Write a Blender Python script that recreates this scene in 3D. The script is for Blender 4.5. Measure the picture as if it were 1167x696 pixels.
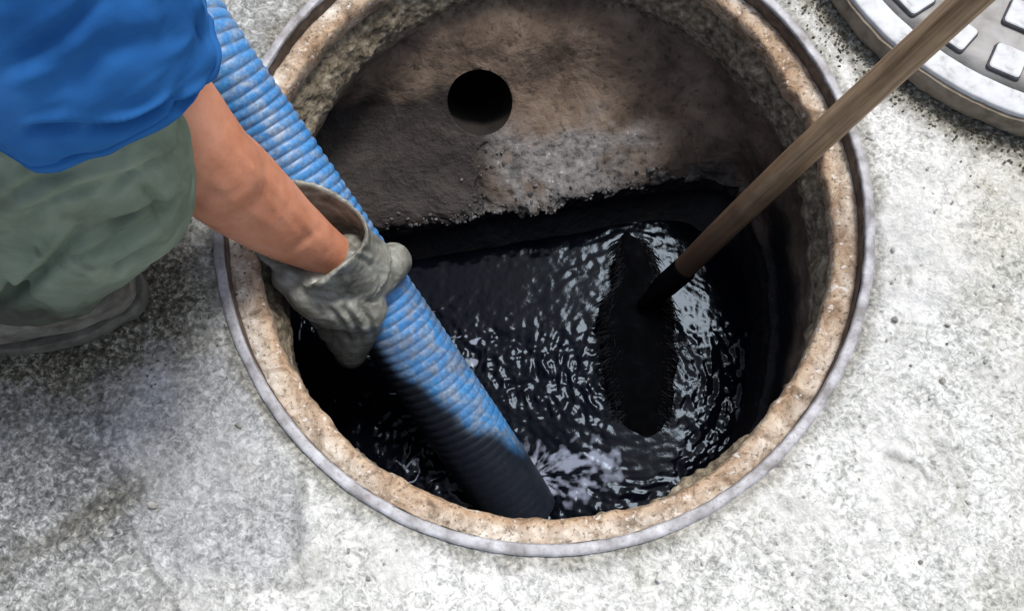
import bpy, math, random
import numpy as np
from mathutils import Vector, Matrix

for o in list(bpy.data.objects):
    bpy.data.objects.remove(o)
scene = bpy.context.scene
COL = scene.collection
random.seed(7)
RNG = np.random.default_rng(7)

# ------------------------------------------------------------------ camera
FPX, IW, IH = 1100.0, 1167.0, 696.0
PITCH, ROLL = 0.328, -0.03
CAM = np.array([-0.037, -0.454, 0.96])
_f = np.array([0.0, math.sin(PITCH), -math.cos(PITCH)])
_r = np.array([1.0, 0.0, 0.0])
_u = np.array([0.0, math.cos(PITCH), math.sin(PITCH)])
RGT = math.cos(ROLL) * _r + math.sin(ROLL) * _u
UPV = -math.sin(ROLL) * _r + math.cos(ROLL) * _u
FWD = _f
cam = bpy.data.cameras.new('camera')
cam.sensor_width = 36.0
cam.lens = FPX / IW * 36.0
cam.clip_start = 0.01
cam.clip_end = 500
camo = bpy.data.objects.new('camera', cam)
M = Matrix.Identity(4)
for i in range(3):
    M[i][0] = RGT[i]; M[i][1] = UPV[i]; M[i][2] = -FWD[i]; M[i][3] = CAM[i]
camo.matrix_world = M
COL.objects.link(camo)
scene.camera = camo

# ------------------------------------------------------------------ sky, sun, exposure
SUN_EL, SUN_AZ = math.radians(67), math.radians(36)     # azimuth clockwise from +Y
world = bpy.data.worlds.new('World')
scene.world = world
world.use_nodes = True
wn = world.node_tree.nodes
bg = wn['Background']
sky = wn.new('ShaderNodeTexSky')
sky.sky_type = 'NISHITA'
sky.sun_disc = False
sky.sun_elevation = SUN_EL
sky.sun_rotation = SUN_AZ
sky.air_density = 1.0
sky.dust_density = 3.0
sky.ozone_density = 1.0
hsv = wn.new('ShaderNodeHueSaturation')
hsv.inputs['Saturation'].default_value = 0.65
world.node_tree.links.new(sky.outputs[0], hsv.inputs['Color'])
world.node_tree.links.new(hsv.outputs[0], bg.inputs['Color'])
bg.inputs['Strength'].default_value = 0.085
sl = bpy.data.lights.new('sun', 'SUN')
sl.energy = 1.5
sl.angle = math.radians(15)
sl.color = (1.0, 0.98, 0.955)
so = bpy.data.objects.new('sun', sl)
sdir = Vector((math.sin(SUN_AZ) * math.cos(SUN_EL), math.cos(SUN_AZ) * math.cos(SUN_EL), math.sin(SUN_EL)))
so.rotation_euler = sdir.to_track_quat('Z', 'Y').to_euler()
so.location = (2, 2, 4)
COL.objects.link(so)
vs = scene.view_settings
vs.view_transform = 'Standard'
vs.look = 'None'
vs.exposure = 1.14
vs.gamma = 1.0
vs.use_curve_mapping = False
scene.cycles.max_bounces = 8

# ------------------------------------------------------------------ helpers
def at(px, py, z):
    """world point at height z that the photograph shows at (px, py)"""
    d = FWD + RGT * (px - IW / 2) / FPX - UPV * (py - IH / 2) / FPX
    return CAM + d * ((z - CAM[2]) / d[2])

def proj(co):
    d = co - CAM
    w = d @ FWD
    return IW / 2 + FPX * (d @ RGT) / w, IH / 2 - FPX * (d @ UPV) / w

def _hash(ix, iy, iz, seed):
    h = (ix.astype(np.int64) * 374761393 + iy.astype(np.int64) * 668265263 + iz.astype(np.int64) * 2147483647 * 3 + seed * 974634777) & 0xFFFFFFFF
    h = ((h ^ (h >> 13)) * 1274126177) & 0xFFFFFFFF
    h = ((h ^ (h >> 16)) * 2246822519) & 0xFFFFFFFF
    h = h ^ (h >> 15)
    return (h & 0xFFFFFF) / float(0xFFFFFF) * 2 - 1

def vnoise(x, y, z=None, seed=0):
    """smooth value noise in -1..1"""
    if z is None:
        z = np.zeros_like(x)
    x0, y0, z0 = np.floor(x), np.floor(y), np.floor(z)
    fx, fy, fz = x - x0, y - y0, z - z0
    sx, sy, sz = [t * t * t * (t * (t * 6 - 15) + 10) for t in (fx, fy, fz)]
    out = 0
    for dz in (0, 1):
        wz = sz if dz else 1 - sz
        for dy in (0, 1):
            wy = sy if dy else 1 - sy
            for dx in (0, 1):
                wx = sx if dx else 1 - sx
                out = out + wx * wy * wz * _hash(x0 + dx, y0 + dy, z0 + dz, seed)
    return out

def fbm(co, scale, octaves=4, seed=0, gain=0.5):
    v, a, tot = 0, 1.0, 0
    for k in range(octaves):
        s = scale * 2.03 ** k
        v = v + a * vnoise(co[:, 0] * s + 17.3 * k, co[:, 1] * s + 5.1 * k, co[:, 2] * s - 9.7 * k, seed + k)
        tot += a
        a *= gain
    return v / tot

def smooth(e0, e1, x):
    t = np.clip((x - e0) / (e1 - e0), 0, 1)
    return t * t * (3 - 2 * t)

def mesh_np(name, co, quads, tris=None, shade=True):
    me = bpy.data.meshes.new(name)
    co = np.ascontiguousarray(co, dtype=np.float32)
    quads = np.asarray(quads, dtype=np.int32).reshape(-1, 4)
    tris = np.zeros((0, 3), np.int32) if tris is None else np.asarray(tris, dtype=np.int32).reshape(-1, 3)
    me.vertices.add(len(co))
    me.vertices.foreach_set('co', co.ravel())
    nl = quads.size + tris.size
    me.loops.add(nl)
    me.loops.foreach_set('vertex_index', np.concatenate([quads.ravel(), tris.ravel()]).astype(np.int32))
    npoly = len(quads) + len(tris)
    me.polygons.add(npoly)
    starts = np.concatenate([np.arange(len(quads)) * 4, quads.size + np.arange(len(tris)) * 3]).astype(np.int32)
    me.polygons.foreach_set('loop_start', starts)
    me.update(calc_edges=True)
    me.polygons.foreach_set('use_smooth', np.full(npoly, shade))
    me.validate()
    return me

def grid_quads(n, m, closed=True):
    """n rows of m points; rows joined, columns closed in a ring"""
    i = np.arange(n - 1)[:, None]
    j = np.arange(m if closed else m - 1)[None, :]
    j2 = (j + 1) % m
    return np.stack([i * m + j, i * m + j2, (i + 1) * m + j2, (i + 1) * m + j], -1).reshape(-1, 4)

def attr(me, name, vals):
    a = me.attributes.new(name, 'FLOAT', 'POINT')
    a.data.foreach_set('value', np.asarray(vals, dtype=np.float32))

def obj(name, me, m, parent=None):
    o = bpy.data.objects.new(name, me)
    if m is not None:
        me.materials.clear()
        me.materials.append(m)
    COL.objects.link(o)
    if parent is not None:
        o.parent = parent
        o.matrix_parent_inverse = parent.matrix_world.inverted() if False else Matrix.Translation(-Vector(parent.location))
    return o

def tag(o, label=None, cat=None, group=None, kind=None):
    if label: o['label'] = label
    if cat: o['category'] = cat
    if group: o['group'] = group
    if kind: o['kind'] = kind
    return o

def empty(name, loc):
    o = bpy.data.objects.new(name, None)
    o.location = loc
    o.empty_display_size = 0.1
    COL.objects.link(o)
    return o

def normals(me):
    n = np.zeros(len(me.vertices) * 3, np.float32)
    me.vertices.foreach_get('normal', n)
    return n.reshape(-1, 3)

def coords(me):
    c = np.zeros(len(me.vertices) * 3, np.float32)
    me.vertices.foreach_get('co', c)
    return c.reshape(-1, 3).astype(np.float64)

def set_coords(me, co):
    me.vertices.foreach_set('co', np.ascontiguousarray(co, dtype=np.float32).ravel())
    me.update()

def catmull(P, n):
    """n points along a Catmull-Rom spline through rows of P (any width)"""
    P = np.asarray(P, float)
    Q = np.vstack([2 * P[0] - P[1], P, 2 * P[-1] - P[-2]])
    t = np.linspace(0, len(P) - 1 - 1e-9, n)
    i = t.astype(int)
    f = (t - i)[:, None]
    p0, p1, p2, p3 = Q[i], Q[i + 1], Q[i + 2], Q[i + 3]
    return 0.5 * (2 * p1 + (p2 - p0) * f + (2 * p0 - 5 * p1 + 4 * p2 - p3) * f ** 2 + (3 * p1 - p0 - 3 * p2 + p3) * f ** 3)

def frames(C):
    T = np.gradient(C, axis=0)
    T /= np.linalg.norm(T, axis=1)[:, None]
    ref = np.array([0, 0, 1.0]) if abs(T[0][2]) < 0.9 else np.array([1.0, 0, 0])
    U = np.zeros_like(C)
    u = ref - T[0] * (ref @ T[0])
    for i in range(len(C)):
        u = u - T[i] * (u @ T[i])
        u /= np.linalg.norm(u)
        U[i] = u
    return T, U, np.cross(T, U)

def tube_co(C, R, m):
    """rings of m points round the path C with radii R (n,) or (n,m)"""
    T, U, V = frames(C)
    a = np.linspace(0, 2 * np.pi, m, endpoint=False)
    R = np.asarray(R, float)
    if R.ndim == 1:
        R = R[:, None] * np.ones((1, m))
    return C[:, None, :] + R[..., None] * (np.cos(a)[None, :, None] * U[:, None, :] + np.sin(a)[None, :, None] * V[:, None, :])

def capped(co3):
    """vertices, quads, tris of rings with both ends closed by a fan"""
    n, m, _ = co3.shape
    co = np.vstack([co3.reshape(-1, 3), co3[0].mean(0), co3[-1].mean(0)])
    q = grid_quads(n, m)
    j = np.arange(m); j2 = (j + 1) % m
    t = np.vstack([np.stack([np.full(m, n * m), j2, j], 1),
                   np.stack([np.full(m, n * m + 1), (n - 1) * m + j, (n - 1) * m + j2], 1)])
    return co, q, t

def chain_solid(pts, m=16, sub=6):
    """closed limb: rows of (x,y,z,r) with rounded ends"""
    P = catmull(pts, max(2, (len(pts) - 1) * sub + 1))
    C, R = P[:, :3], np.maximum(P[:, 3], 1e-4)
    d0 = C[0] - C[1]; d0 /= np.linalg.norm(d0)
    d1 = C[-1] - C[-2]; d1 /= np.linalg.norm(d1)
    k = np.array([0.98, 0.85, 0.6, 0.3])
    c0 = C[0] + d0 * R[0] * k[:, None]; r0 = R[0] * np.sqrt(1 - k ** 2)
    c1 = C[-1] + d1 * R[-1] * k[::-1][:, None]; r1 = R[-1] * np.sqrt(1 - k[::-1] ** 2)
    return capped(tube_co(np.vstack([c0, C, c1]), np.concatenate([r0, R, r1]), m))

def join(parts):
    co, q, t, k = [], [], [], 0
    for c, a, b in parts:
        co.append(c); q.append(np.asarray(a).reshape(-1, 4) + k)
        t.append((np.zeros((0, 3), int) if b is None else np.asarray(b).reshape(-1, 3)) + k)
        k += len(c)
    return np.vstack(co), np.vstack(q), np.vstack(t)

def organic(name, parts, voxel, smooth_it):
    """one continuous skin over overlapping closed solids"""
    me = mesh_np(name, *join(parts))
    o = bpy.data.objects.new(name + '_tmp', me)
    COL.objects.link(o)
    rm = o.modifiers.new('r', 'REMESH'); rm.mode = 'VOXEL'; rm.voxel_size = voxel
    sm = o.modifiers.new('s', 'SMOOTH'); sm.iterations = smooth_it; sm.factor = 0.5
    dg = bpy.context.evaluated_depsgraph_get()
    out = bpy.data.meshes.new_from_object(o.evaluated_get(dg))
    bpy.data.objects.remove(o)
    out.name = name
    out.polygons.foreach_set('use_smooth', np.full(len(out.polygons), True))
    out.update()
    return out

def displace(me, d):
    set_coords(me, coords(me) + normals(me) * np.asarray(d)[:, None])

def crease(px, py, pts, w):
    """0..1 closeness to a fold line on the cloth"""
    best = np.full(len(px), 1e9); para = np.zeros(len(px))
    pts = catmull(pts, 24)
    for i in range(len(pts) - 1):
        a_, b_ = pts[i], pts[i + 1]
        ab = b_ - a_
        t = np.clip(((px - a_[0]) * ab[0] + (py - a_[1]) * ab[1]) / (ab @ ab), 0, 1)
        dd = np.hypot(px - a_[0] - t * ab[0], py - a_[1] - t * ab[1])
        m_ = dd < best
        best[m_] = dd[m_]; para[m_] = ((i + t) / (len(pts) - 1))[m_]
    return np.exp(-(best / w) ** 2) * np.sin(np.pi * np.clip(para * 0.9 + 0.05, 0, 1)) ** 0.6

# ------------------------------------------------------------------ materials
class NT:
    def __init__(self, name, rough=0.8, spec=0.4):
        self.m = bpy.data.materials.new(name)
        self.m.use_nodes = True
        self.t = self.m.node_tree
        self.b = self.t.nodes['Principled BSDF']
        self.b.inputs['Roughness'].default_value = rough
        self.b.inputs['Specular IOR Level'].default_value = spec
        self.co = self.t.nodes.new('ShaderNodeTexCoord').outputs['Object']
    def n(self, t, **kw):
        nd = self.t.nodes.new(t)
        for k, v in kw.items():
            setattr(nd, k, v)
        return nd
    def l(self, a, b):
        self.t.links.new(a, b)
    def noise(self, scale, detail=4, rough=0.55, dist=0.0, co=None):
        nd = self.n('ShaderNodeTexNoise')
        nd.inputs['Scale'].default_value = scale
        nd.inputs['Detail'].default_value = detail
        nd.inputs['Roughness'].default_value = rough
        nd.inputs['Distortion'].default_value = dist
        self.l(co or self.co, nd.inputs['Vector'])
        return nd.outputs['Fac']
    def voro(self, scale, feature='F1', out='Distance', rnd=1.0):
        nd = self.n('ShaderNodeTexVoronoi', feature=feature)
        nd.inputs['Scale'].default_value = scale
        nd.inputs['Randomness'].default_value = rnd
        self.l(self.co, nd.inputs['Vector'])
        return nd.outputs[out]
    def attr(self, name):
        return self.n('ShaderNodeAttribute', attribute_name=name).outputs['Fac']
    def ramp(self, fac, stops, interp='LINEAR'):
        nd = self.n('ShaderNodeValToRGB')
        nd.color_ramp.interpolation = interp
        e = nd.color_ramp.elements
        while len(e) < len(stops):
            e.new(0.5)
        for k, (p, c) in enumerate(stops):
            e[k].position = p
            c = (c, c, c) if not hasattr(c, '__len__') else c
            e[k].color = (*c, 1)
        self.l(fac, nd.inputs['Fac'])
        return nd.outputs['Color']
    def mix(self, fac, a, b, blend='MIX'):
        nd = self.n('ShaderNodeMix', data_type='RGBA', blend_type=blend)
        for s, v in ((nd.inputs[0], fac), (nd.inputs[6], a), (nd.inputs[7], b)):
            if hasattr(v, 'is_output'):
                self.l(v, s)
            elif hasattr(v, '__len__'):
                s.default_value = (*v, 1)
            else:
                s.default_value = v if s == nd.inputs[0] else (v, v, v, 1)
        return nd.outputs[2]
    def math(self, op, a, b=0.5, clamp=False):
        nd = self.n('ShaderNodeMath', operation=op, use_clamp=clamp)
        for s, v in ((nd.inputs[0], a), (nd.inputs[1], b)):
            if hasattr(v, 'is_output'):
                self.l(v, s)
            else:
                s.default_value = v
        return nd.outputs[0]
    def bump(self, h, strength, dist, prev=None):
        nd = self.n('ShaderNodeBump')
        nd.inputs['Strength'].default_value = strength
        nd.inputs['Distance'].default_value = dist
        self.l(h, nd.inputs['Height'])
        if prev is not None:
            self.l(prev, nd.inputs['Normal'])
        return nd.outputs['Normal']
    def done(self, color=None, normal=None, rough=None):
        for k, v in (('Base Color', color), ('Normal', normal), ('Roughness', rough)):
            if v is None:
                continue
            if hasattr(v, 'is_output'):
                self.l(v, self.b.inputs[k])
            else:
                self.b.inputs[k].default_value = (*v, 1) if hasattr(v, '__len__') else v
        return self.m

def mat_concrete():
    t = NT('weathered_concrete', 0.85, 0.25)
    fine = t.noise(190, 3, 0.55, 0.9)
    mid = t.noise(80, 4, 0.6, 1.4)
    mott = t.noise(24, 4, 0.6, 0.5)
    big = t.noise(5.5, 4, 0.6)
    f = t.math('ADD', t.math('MULTIPLY', fine, 0.45), t.math('ADD', t.math('MULTIPLY', mid, 0.40), t.math('MULTIPLY', mott, 0.15)))
    col = t.ramp(f, [(0.36, (0.23, 0.233, 0.22)), (0.43, (0.37, 0.373, 0.355)), (0.48, (0.49, 0.493, 0.47)), (0.53, (0.61, 0.61, 0.588)), (0.60, (0.71, 0.707, 0.685))])
    col = t.mix(t.ramp(big, [(0.38, 0.0), (0.68, 0.7)]), col, t.mix(1.0, col, (0.68, 0.69, 0.65), 'MULTIPLY'))
    warm = t.noise(3.1, 4, 0.65, 0.6)
    col = t.mix(t.ramp(warm, [(0.5, 0.0), (0.7, 0.6)]), col, t.mix(1.0, col, (0.80, 0.76, 0.66), 'MULTIPLY'))
    worn = t.noise(7.5, 5, 0.65, 0.8)
    col = t.mix(t.ramp(worn, [(0.50, 0.0), (0.62, 0.62)]), col, t.mix(t.ramp(mott, [(0.35, 0.0), (0.65, 1.0)]), (0.46, 0.455, 0.43), (0.62, 0.615, 0.59)))
    col = t.mix(t.ramp(t.noise(11, 5, 0.7, 1.2), [(0.58, 0.0), (0.70, 0.55)]), col, t.mix(1.0, col, (0.58, 0.56, 0.50), 'MULTIPLY'))
    speck = t.voro(75)
    col = t.mix(t.ramp(speck, [(0.10, 0.75), (0.2, 0.0)]), col, t.ramp(t.noise(40, 2), [(0.4, (0.2, 0.2, 0.19)), (0.55, (0.72, 0.72, 0.7))]))
    # greyer concrete for an older pour and painted ground shade, then the repair patch
    old_shade = t.ramp(f, [(0.38, (0.06, 0.062, 0.06)), (0.46, (0.14, 0.143, 0.138)), (0.53, (0.25, 0.255, 0.247)), (0.61, (0.48, 0.485, 0.475))])
    col = t.mix(t.attr('old_shade'), col, old_shade)
    pat = t.ramp(f, [(0.38, (0.11, 0.113, 0.118)), (0.48, (0.205, 0.21, 0.218)), (0.55, (0.30, 0.306, 0.315)), (0.64, (0.48, 0.485, 0.49))])
    col = t.mix(t.attr('patch'), col, pat)
    soil = t.ramp(t.noise(190, 4, 0.7), [(0.36, (0.02, 0.018, 0.012)), (0.48, (0.085, 0.078, 0.052)), (0.56, (0.20, 0.185, 0.14)), (0.66, (0.40, 0.38, 0.31))])
    col = t.mix(t.attr('dirt'), col, soil)
    col = t.mix(t.attr('crack'), col, (0.06, 0.058, 0.05))
    b1 = t.bump(mid, 0.6, 0.004)
    b2 = t.bump(fine, 0.7, 0.002, b1)
    return t.done(col, b2)

def mat_rust():
    t = NT('crusted_iron_ledge', 0.88, 0.25)
    a = t.noise(46, 6, 0.68, 0.7)
    b = t.noise(210, 4, 0.65)
    c = t.noise(8, 4, 0.6)
    col = t.ramp(a, [(0.32, (0.19, 0.15, 0.11)), (0.42, (0.38, 0.32, 0.255)), (0.52, (0.54, 0.475, 0.40)), (0.64, (0.68, 0.63, 0.56))])
    col = t.mix(t.ramp(c, [(0.46, 0.0), (0.62, 0.8)]), col, t.mix(1.0, col, (0.66, 0.52, 0.40), 'MULTIPLY'))
    col = t.mix(t.ramp(t.noise(13, 4, 0.6, 0.8), [(0.50, 0.0), (0.66, 0.6)]), col, t.mix(1.0, col, (0.60, 0.57, 0.55), 'MULTIPLY'))
    col = t.mix(t.attr('edge'), col, t.ramp(a, [(0.32, (0.11, 0.075, 0.045)), (0.46, (0.30, 0.195, 0.12)), (0.58, (0.43, 0.31, 0.205)), (0.72, (0.47, 0.40, 0.29))]))
    col = t.mix(t.ramp(b, [(0.34, 0.85), (0.45, 0.0)]), col, (0.11, 0.085, 0.06))
    col = t.mix(t.ramp(t.noise(120, 3, 0.6), [(0.60, 0.0), (0.68, 0.7)]), col, (0.66, 0.63, 0.58))
    n = t.bump(b, 0.5, 0.002, t.bump(a, 0.5, 0.005))
    return t.done(col, n)

def mat_lip():
    t = NT('worn_iron_lip', 0.5, 0.45)
    a = t.noise(45, 5, 0.6)
    b = t.noise(260, 3, 0.6)
    col = t.ramp(a, [(0.32, (0.17, 0.16, 0.155)), (0.48, (0.29, 0.285, 0.295)), (0.68, (0.45, 0.45, 0.475))])
    col = t.mix(t.ramp(b, [(0.3, 0.7), (0.42, 0.0)]), col, (0.16, 0.13, 0.11))
    return t.done(col, t.bump(b, 0.35, 0.0012), t.ramp(a, [(0.3, 0.62), (0.7, 0.42)]))

def mat_wall():
    t = NT('stained_pit_concrete', 0.8, 0.25)
    a = t.noise(16, 6, 0.62, 0.6)
    b = t.noise(95, 5, 0.68)
    v = t.noise(7, 5, 0.6, 1.0)
    col = t.ramp(a, [(0.3, (0.06, 0.043, 0.031)), (0.48, (0.145, 0.104, 0.075)), (0.62, (0.21, 0.155, 0.113)), (0.75, (0.29, 0.225, 0.17))])
    col = t.mix(t.ramp(v, [(0.52, 0.0), (0.70, 0.7)]), col, (0.035, 0.026, 0.02))
    col = t.mix(t.ramp(b, [(0.33, 0.6), (0.44, 0.0)]), col, (0.02, 0.015, 0.012))
    grey = t.ramp(b, [(0.34, (0.045, 0.042, 0.040)), (0.44, (0.15, 0.142, 0.136)), (0.58, (0.215, 0.203, 0.194)), (0.66, (0.29, 0.276, 0.265)), (0.71, (0.55, 0.54, 0.52))])
    col = t.mix(t.attr('mortar'), col, grey)
    tan = t.ramp(b, [(0.32, (0.04, 0.03, 0.02)), (0.46, (0.13, 0.105, 0.07)), (0.58, (0.22, 0.185, 0.13)), (0.7, (0.36, 0.32, 0.25))])
    col = t.mix(t.attr('collar'), col, tan)
    col = t.mix(t.attr('sludge'), col, (0.006, 0.006, 0.0075))
    n = t.bump(b, 0.7, 0.004, t.bump(a, 0.7, 0.008))
    return t.done(col, n, t.mix(t.attr('sludge'), 0.8, 0.55))

def mat_simple(name, stops, scale=60, rough=0.8, spec=0.35, bump=0.3, bd=0.002, detail=5, metal=0.0):
    t = NT(name, rough, spec)
    a = t.noise(scale, detail, 0.6, 0.3)
    t.b.inputs['Metallic'].default_value = metal
    return t.done(t.ramp(a, stops), t.bump(t.noise(scale * 3, 4), bump, bd))

def mat_water():
    t = NT('black_sewage', 0.085, 0.12)
    t.b.inputs['IOR'].default_value = 1.36
    t.b.inputs['Specular Tint'].default_value = (0.70, 0.84, 1.0, 1)
    a = t.noise(120, 4, 0.6)
    col = t.mix(t.ramp(t.attr('foam_glint'), [(0.32, 0.0), (0.75, 0.75)]), (0.0018, 0.0022, 0.0042), (0.26, 0.29, 0.38))  # pale colour for splash foam and for painted glints
    return t.done(col, t.bump(a, 0.15, 0.001))

def mat_hose():
    t = NT('blue_pvc_hose', 0.42, 0.5)
    g = t.attr('groove')
    a = t.noise(55, 5, 0.65, 0.6)
    b = t.noise(180, 4, 0.6)
    blue = t.mix(t.ramp(b, [(0.35, 0.0), (0.7, 1.0)]), (0.03, 0.165, 0.42), (0.065, 0.26, 0.55))
    worn = t.ramp(b, [(0.3, (0.13, 0.165, 0.20)), (0.6, (0.29, 0.33, 0.38)), (0.75, (0.44, 0.46, 0.48))])
    col = t.mix(t.ramp(a, [(0.44, 0.0), (0.64, 0.75)]), blue, worn)
    col = t.mix(t.math('MULTIPLY', g, 0.9), col, (0.022, 0.042, 0.085))
    dust = t.math('MULTIPLY', t.attr('mud'), t.ramp(t.noise(26, 5, 0.6), [(0.42, 0.0), (0.58, 0.9)]))
    col = t.mix(dust, col, (0.10, 0.088, 0.078))
    wet_shade = t.math('MULTIPLY', t.attr('sludge'), t.ramp(a, [(0.25, 1.0), (0.8, 0.97)]), True)  # black for sludge and for the painted shade on the left side
    col = t.mix(wet_shade, col, (0.005, 0.0065, 0.011))
    return t.done(col, t.bump(b, 0.2, 0.001), t.mix(wet_shade, 0.45, 0.5))

def mat_wood():
    t = NT('weathered_wood_handle', 0.6, 0.35)
    mp = t.n('ShaderNodeMapping')
    mp.inputs['Scale'].default_value = (1, 1, 0.045)
    t.l(t.co, mp.inputs['Vector'])
    a = t.noise(150, 5, 0.6, 0.4, mp.outputs[0])
    col = t.ramp(a, [(0.3, (0.125, 0.072, 0.036)), (0.46, (0.28, 0.18, 0.10)), (0.60, (0.39, 0.27, 0.16)), (0.75, (0.50, 0.385, 0.25))])
    col = t.mix(t.ramp(t.noise(14, 4, 0.6), [(0.45, 0.0), (0.65, 0.5)]), col, (0.12, 0.08, 0.045))
    col = t.mix(t.attr('sludge'), col, (0.060, 0.032, 0.019))
    return t.done(col, t.bump(a, 0.35, 0.0015))

def mat_fabric(name, lo, mid, hi, scale=14, weave=1400, rough=0.9):
    t = NT(name, rough, 0.08)
    a = t.noise(scale, 5, 0.6, 0.5)
    w = t.n('ShaderNodeTexWave')
    w.inputs['Scale'].default_value = weave / 6.0
    w.inputs['Distortion'].default_value = 2.0
    t.l(t.co, w.inputs['Vector'])
    col = t.ramp(a, [(0.32, lo), (0.5, mid), (0.7, hi)])
    col = t.mix(t.attr('dirt'), col, (0.055, 0.055, 0.045))
    return t.done(col, t.bump(w.outputs['Fac'], 0.05, 0.0004, t.bump(t.noise(90, 4), 0.2, 0.002)))

def mat_skin():
    t = NT('sunburnt_skin', 0.5, 0.4)
    a = t.noise(22, 4, 0.6)
    b = t.noise(420, 3, 0.5)
    col = t.ramp(a, [(0.3, (0.41, 0.158, 0.086)), (0.5, (0.52, 0.218, 0.125)), (0.7, (0.59, 0.27, 0.17))])
    col = t.mix(t.ramp(t.noise(170, 3, 0.6), [(0.28, 0.22), (0.45, 0.0)]), col, (0.30, 0.10, 0.055))
    col = t.mix(t.ramp(t.noise(60, 4, 0.7), [(0.62, 0.0), (0.8, 0.3)]), col, (0.2, 0.08, 0.05))
    t.b.inputs['Subsurface Weight'].default_value = 0.12
    t.b.inputs['Subsurface Radius'].default_value = (0.01, 0.004, 0.002)
    return t.done(col, t.bump(b, 0.3, 0.0008, t.bump(t.noise(60, 4), 0.25, 0.003)))

CONC, RUST, LIP, WALL, WATER, HOSE, WOOD, SKIN = (f() for f in (mat_concrete, mat_rust, mat_lip, mat_wall, mat_water, mat_hose, mat_wood, mat_skin))
STEP = mat_simple('dark_rust', [(0.3, (0.055, 0.04, 0.03)), (0.5, (0.105, 0.075, 0.055)), (0.7, (0.17, 0.125, 0.09))], 55, 0.85, 0.25, 0.5, 0.003)
PIPE = mat_simple('dark_pipe_clay', [(0.3, (0.008, 0.007, 0.006)), (0.7, (0.028, 0.021, 0.017))], 40)
BLACKSTEEL = mat_simple('sludge_coated_steel', [(0.3, (0.0015, 0.0016, 0.002)), (0.6, (0.0025, 0.0027, 0.0034)), (0.78, (0.005, 0.006, 0.008))], 45, 0.85, 0.0, 0.25, 0.002)
BRISTLE = mat_simple('soaked_bristle', [(0.3, (0.002, 0.002, 0.003)), (0.7, (0.012, 0.013, 0.016))], 60, 0.5, 0.2)
CUFF = mat_simple('sludge_coated_rubber', [(0.3, (0.005, 0.006, 0.008)), (0.6, (0.008, 0.010, 0.016)), (0.8, (0.02, 0.035, 0.08))], 30, 0.4, 0.4, 0.3)
COVERGREY = mat_simple('grey_cast_iron', [(0.3, (0.16, 0.15, 0.135)), (0.5, (0.25, 0.242, 0.23)), (0.7, (0.33, 0.325, 0.315))], 30, 0.6, 0.4, 0.35, 0.0015)
COVERWHITE = mat_simple('polished_bare_iron', [(0.3, (0.27, 0.27, 0.265)), (0.42, (0.44, 0.45, 0.455)), (0.7, (0.56, 0.58, 0.59))], 55, 0.62, 0.3, 0.15, 0.001)
STUDSIDE = mat_simple('dark_iron_side', [(0.3, (0.05, 0.05, 0.052)), (0.7, (0.11, 0.11, 0.115))], 60, 0.7)
COVERRUST = mat_simple('rusty_cover_side', [(0.3, (0.10, 0.08, 0.06)), (0.5, (0.20, 0.165, 0.125)), (0.7, (0.27, 0.23, 0.18))], 40, 0.85, 0.3, 0.5, 0.002)
SHIRT = mat_fabric('blue_cotton', (0.014, 0.082, 0.255), (0.020, 0.108, 0.31), (0.030, 0.132, 0.36), 9)
PANTS = mat_fabric('faded_green_cotton', (0.10, 0.128, 0.092), (0.165, 0.205, 0.152), (0.25, 0.297, 0.228), 12)
BOOTM = mat_simple('dusty_grey_rubber', [(0.3, (0.045, 0.039, 0.030)), (0.48, (0.105, 0.094, 0.076)), (0.7, (0.21, 0.195, 0.165))], 36, 0.7, 0.35, 0.35, 0.002)
SOLEM = mat_simple('dusty_boot_sole', [(0.3, (0.05, 0.046, 0.036)), (0.7, (0.15, 0.14, 0.115))], 50, 0.85)
GLOVEM = mat_simple('grimy_grey_rubber_glove', [(0.25, (0.075, 0.072, 0.055)), (0.45, (0.15, 0.15, 0.125)), (0.6, (0.21, 0.215, 0.185)), (0.78, (0.32, 0.33, 0.29))], 28, 0.42, 0.5, 0.25, 0.002)
def mat_glove():
    t = NT('grimy_grey_rubber_glove', 0.4, 0.5)
    a = t.noise(30, 6, 0.65, 0.6)
    b = t.noise(130, 4, 0.6)
    col = t.ramp(a, [(0.3, (0.08, 0.077, 0.06)), (0.45, (0.165, 0.163, 0.137)), (0.58, (0.25, 0.253, 0.217)), (0.74, (0.37, 0.38, 0.34))])
    col = t.mix(t.attr('sludge'), col, (0.028, 0.026, 0.020))
    return t.done(col, t.bump(b, 0.35, 0.002, t.bump(a, 0.35, 0.005)), t.ramp(a, [(0.35, 0.55), (0.65, 0.3)]))
GLOVEM = mat_glove()
HAIRM = mat_simple('dark_hair', [(0.3, (0.01, 0.008, 0.006)), (0.7, (0.03, 0.022, 0.016))], 90, 0.5)
RUBBLE = mat_simple('crumbled_mortar', [(0.36, (0.02, 0.02, 0.02)), (0.52, (0.075, 0.072, 0.07)), (0.64, (0.15, 0.145, 0.14)), (0.74, (0.4, 0.39, 0.38))], 60, 0.85)
STONE = mat_simple('grey_grit', [(0.3, (0.08, 0.075, 0.06)), (0.5, (0.26, 0.25, 0.22)), (0.72, (0.55, 0.54, 0.51))], 45, 0.85)
CLOD = mat_simple('dark_soil', [(0.3, (0.03, 0.026, 0.017)), (0.6, (0.09, 0.08, 0.052)), (0.75, (0.17, 0.15, 0.11))], 70, 0.95)

# ------------------------------------------------------------------ the ground, one sheet with the round opening
KY = 1.07                      # the opening is a little longer than wide
def ring(r, th):
    return np.stack([r * np.cos(th), r * KY * np.sin(th)], -1)

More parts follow.
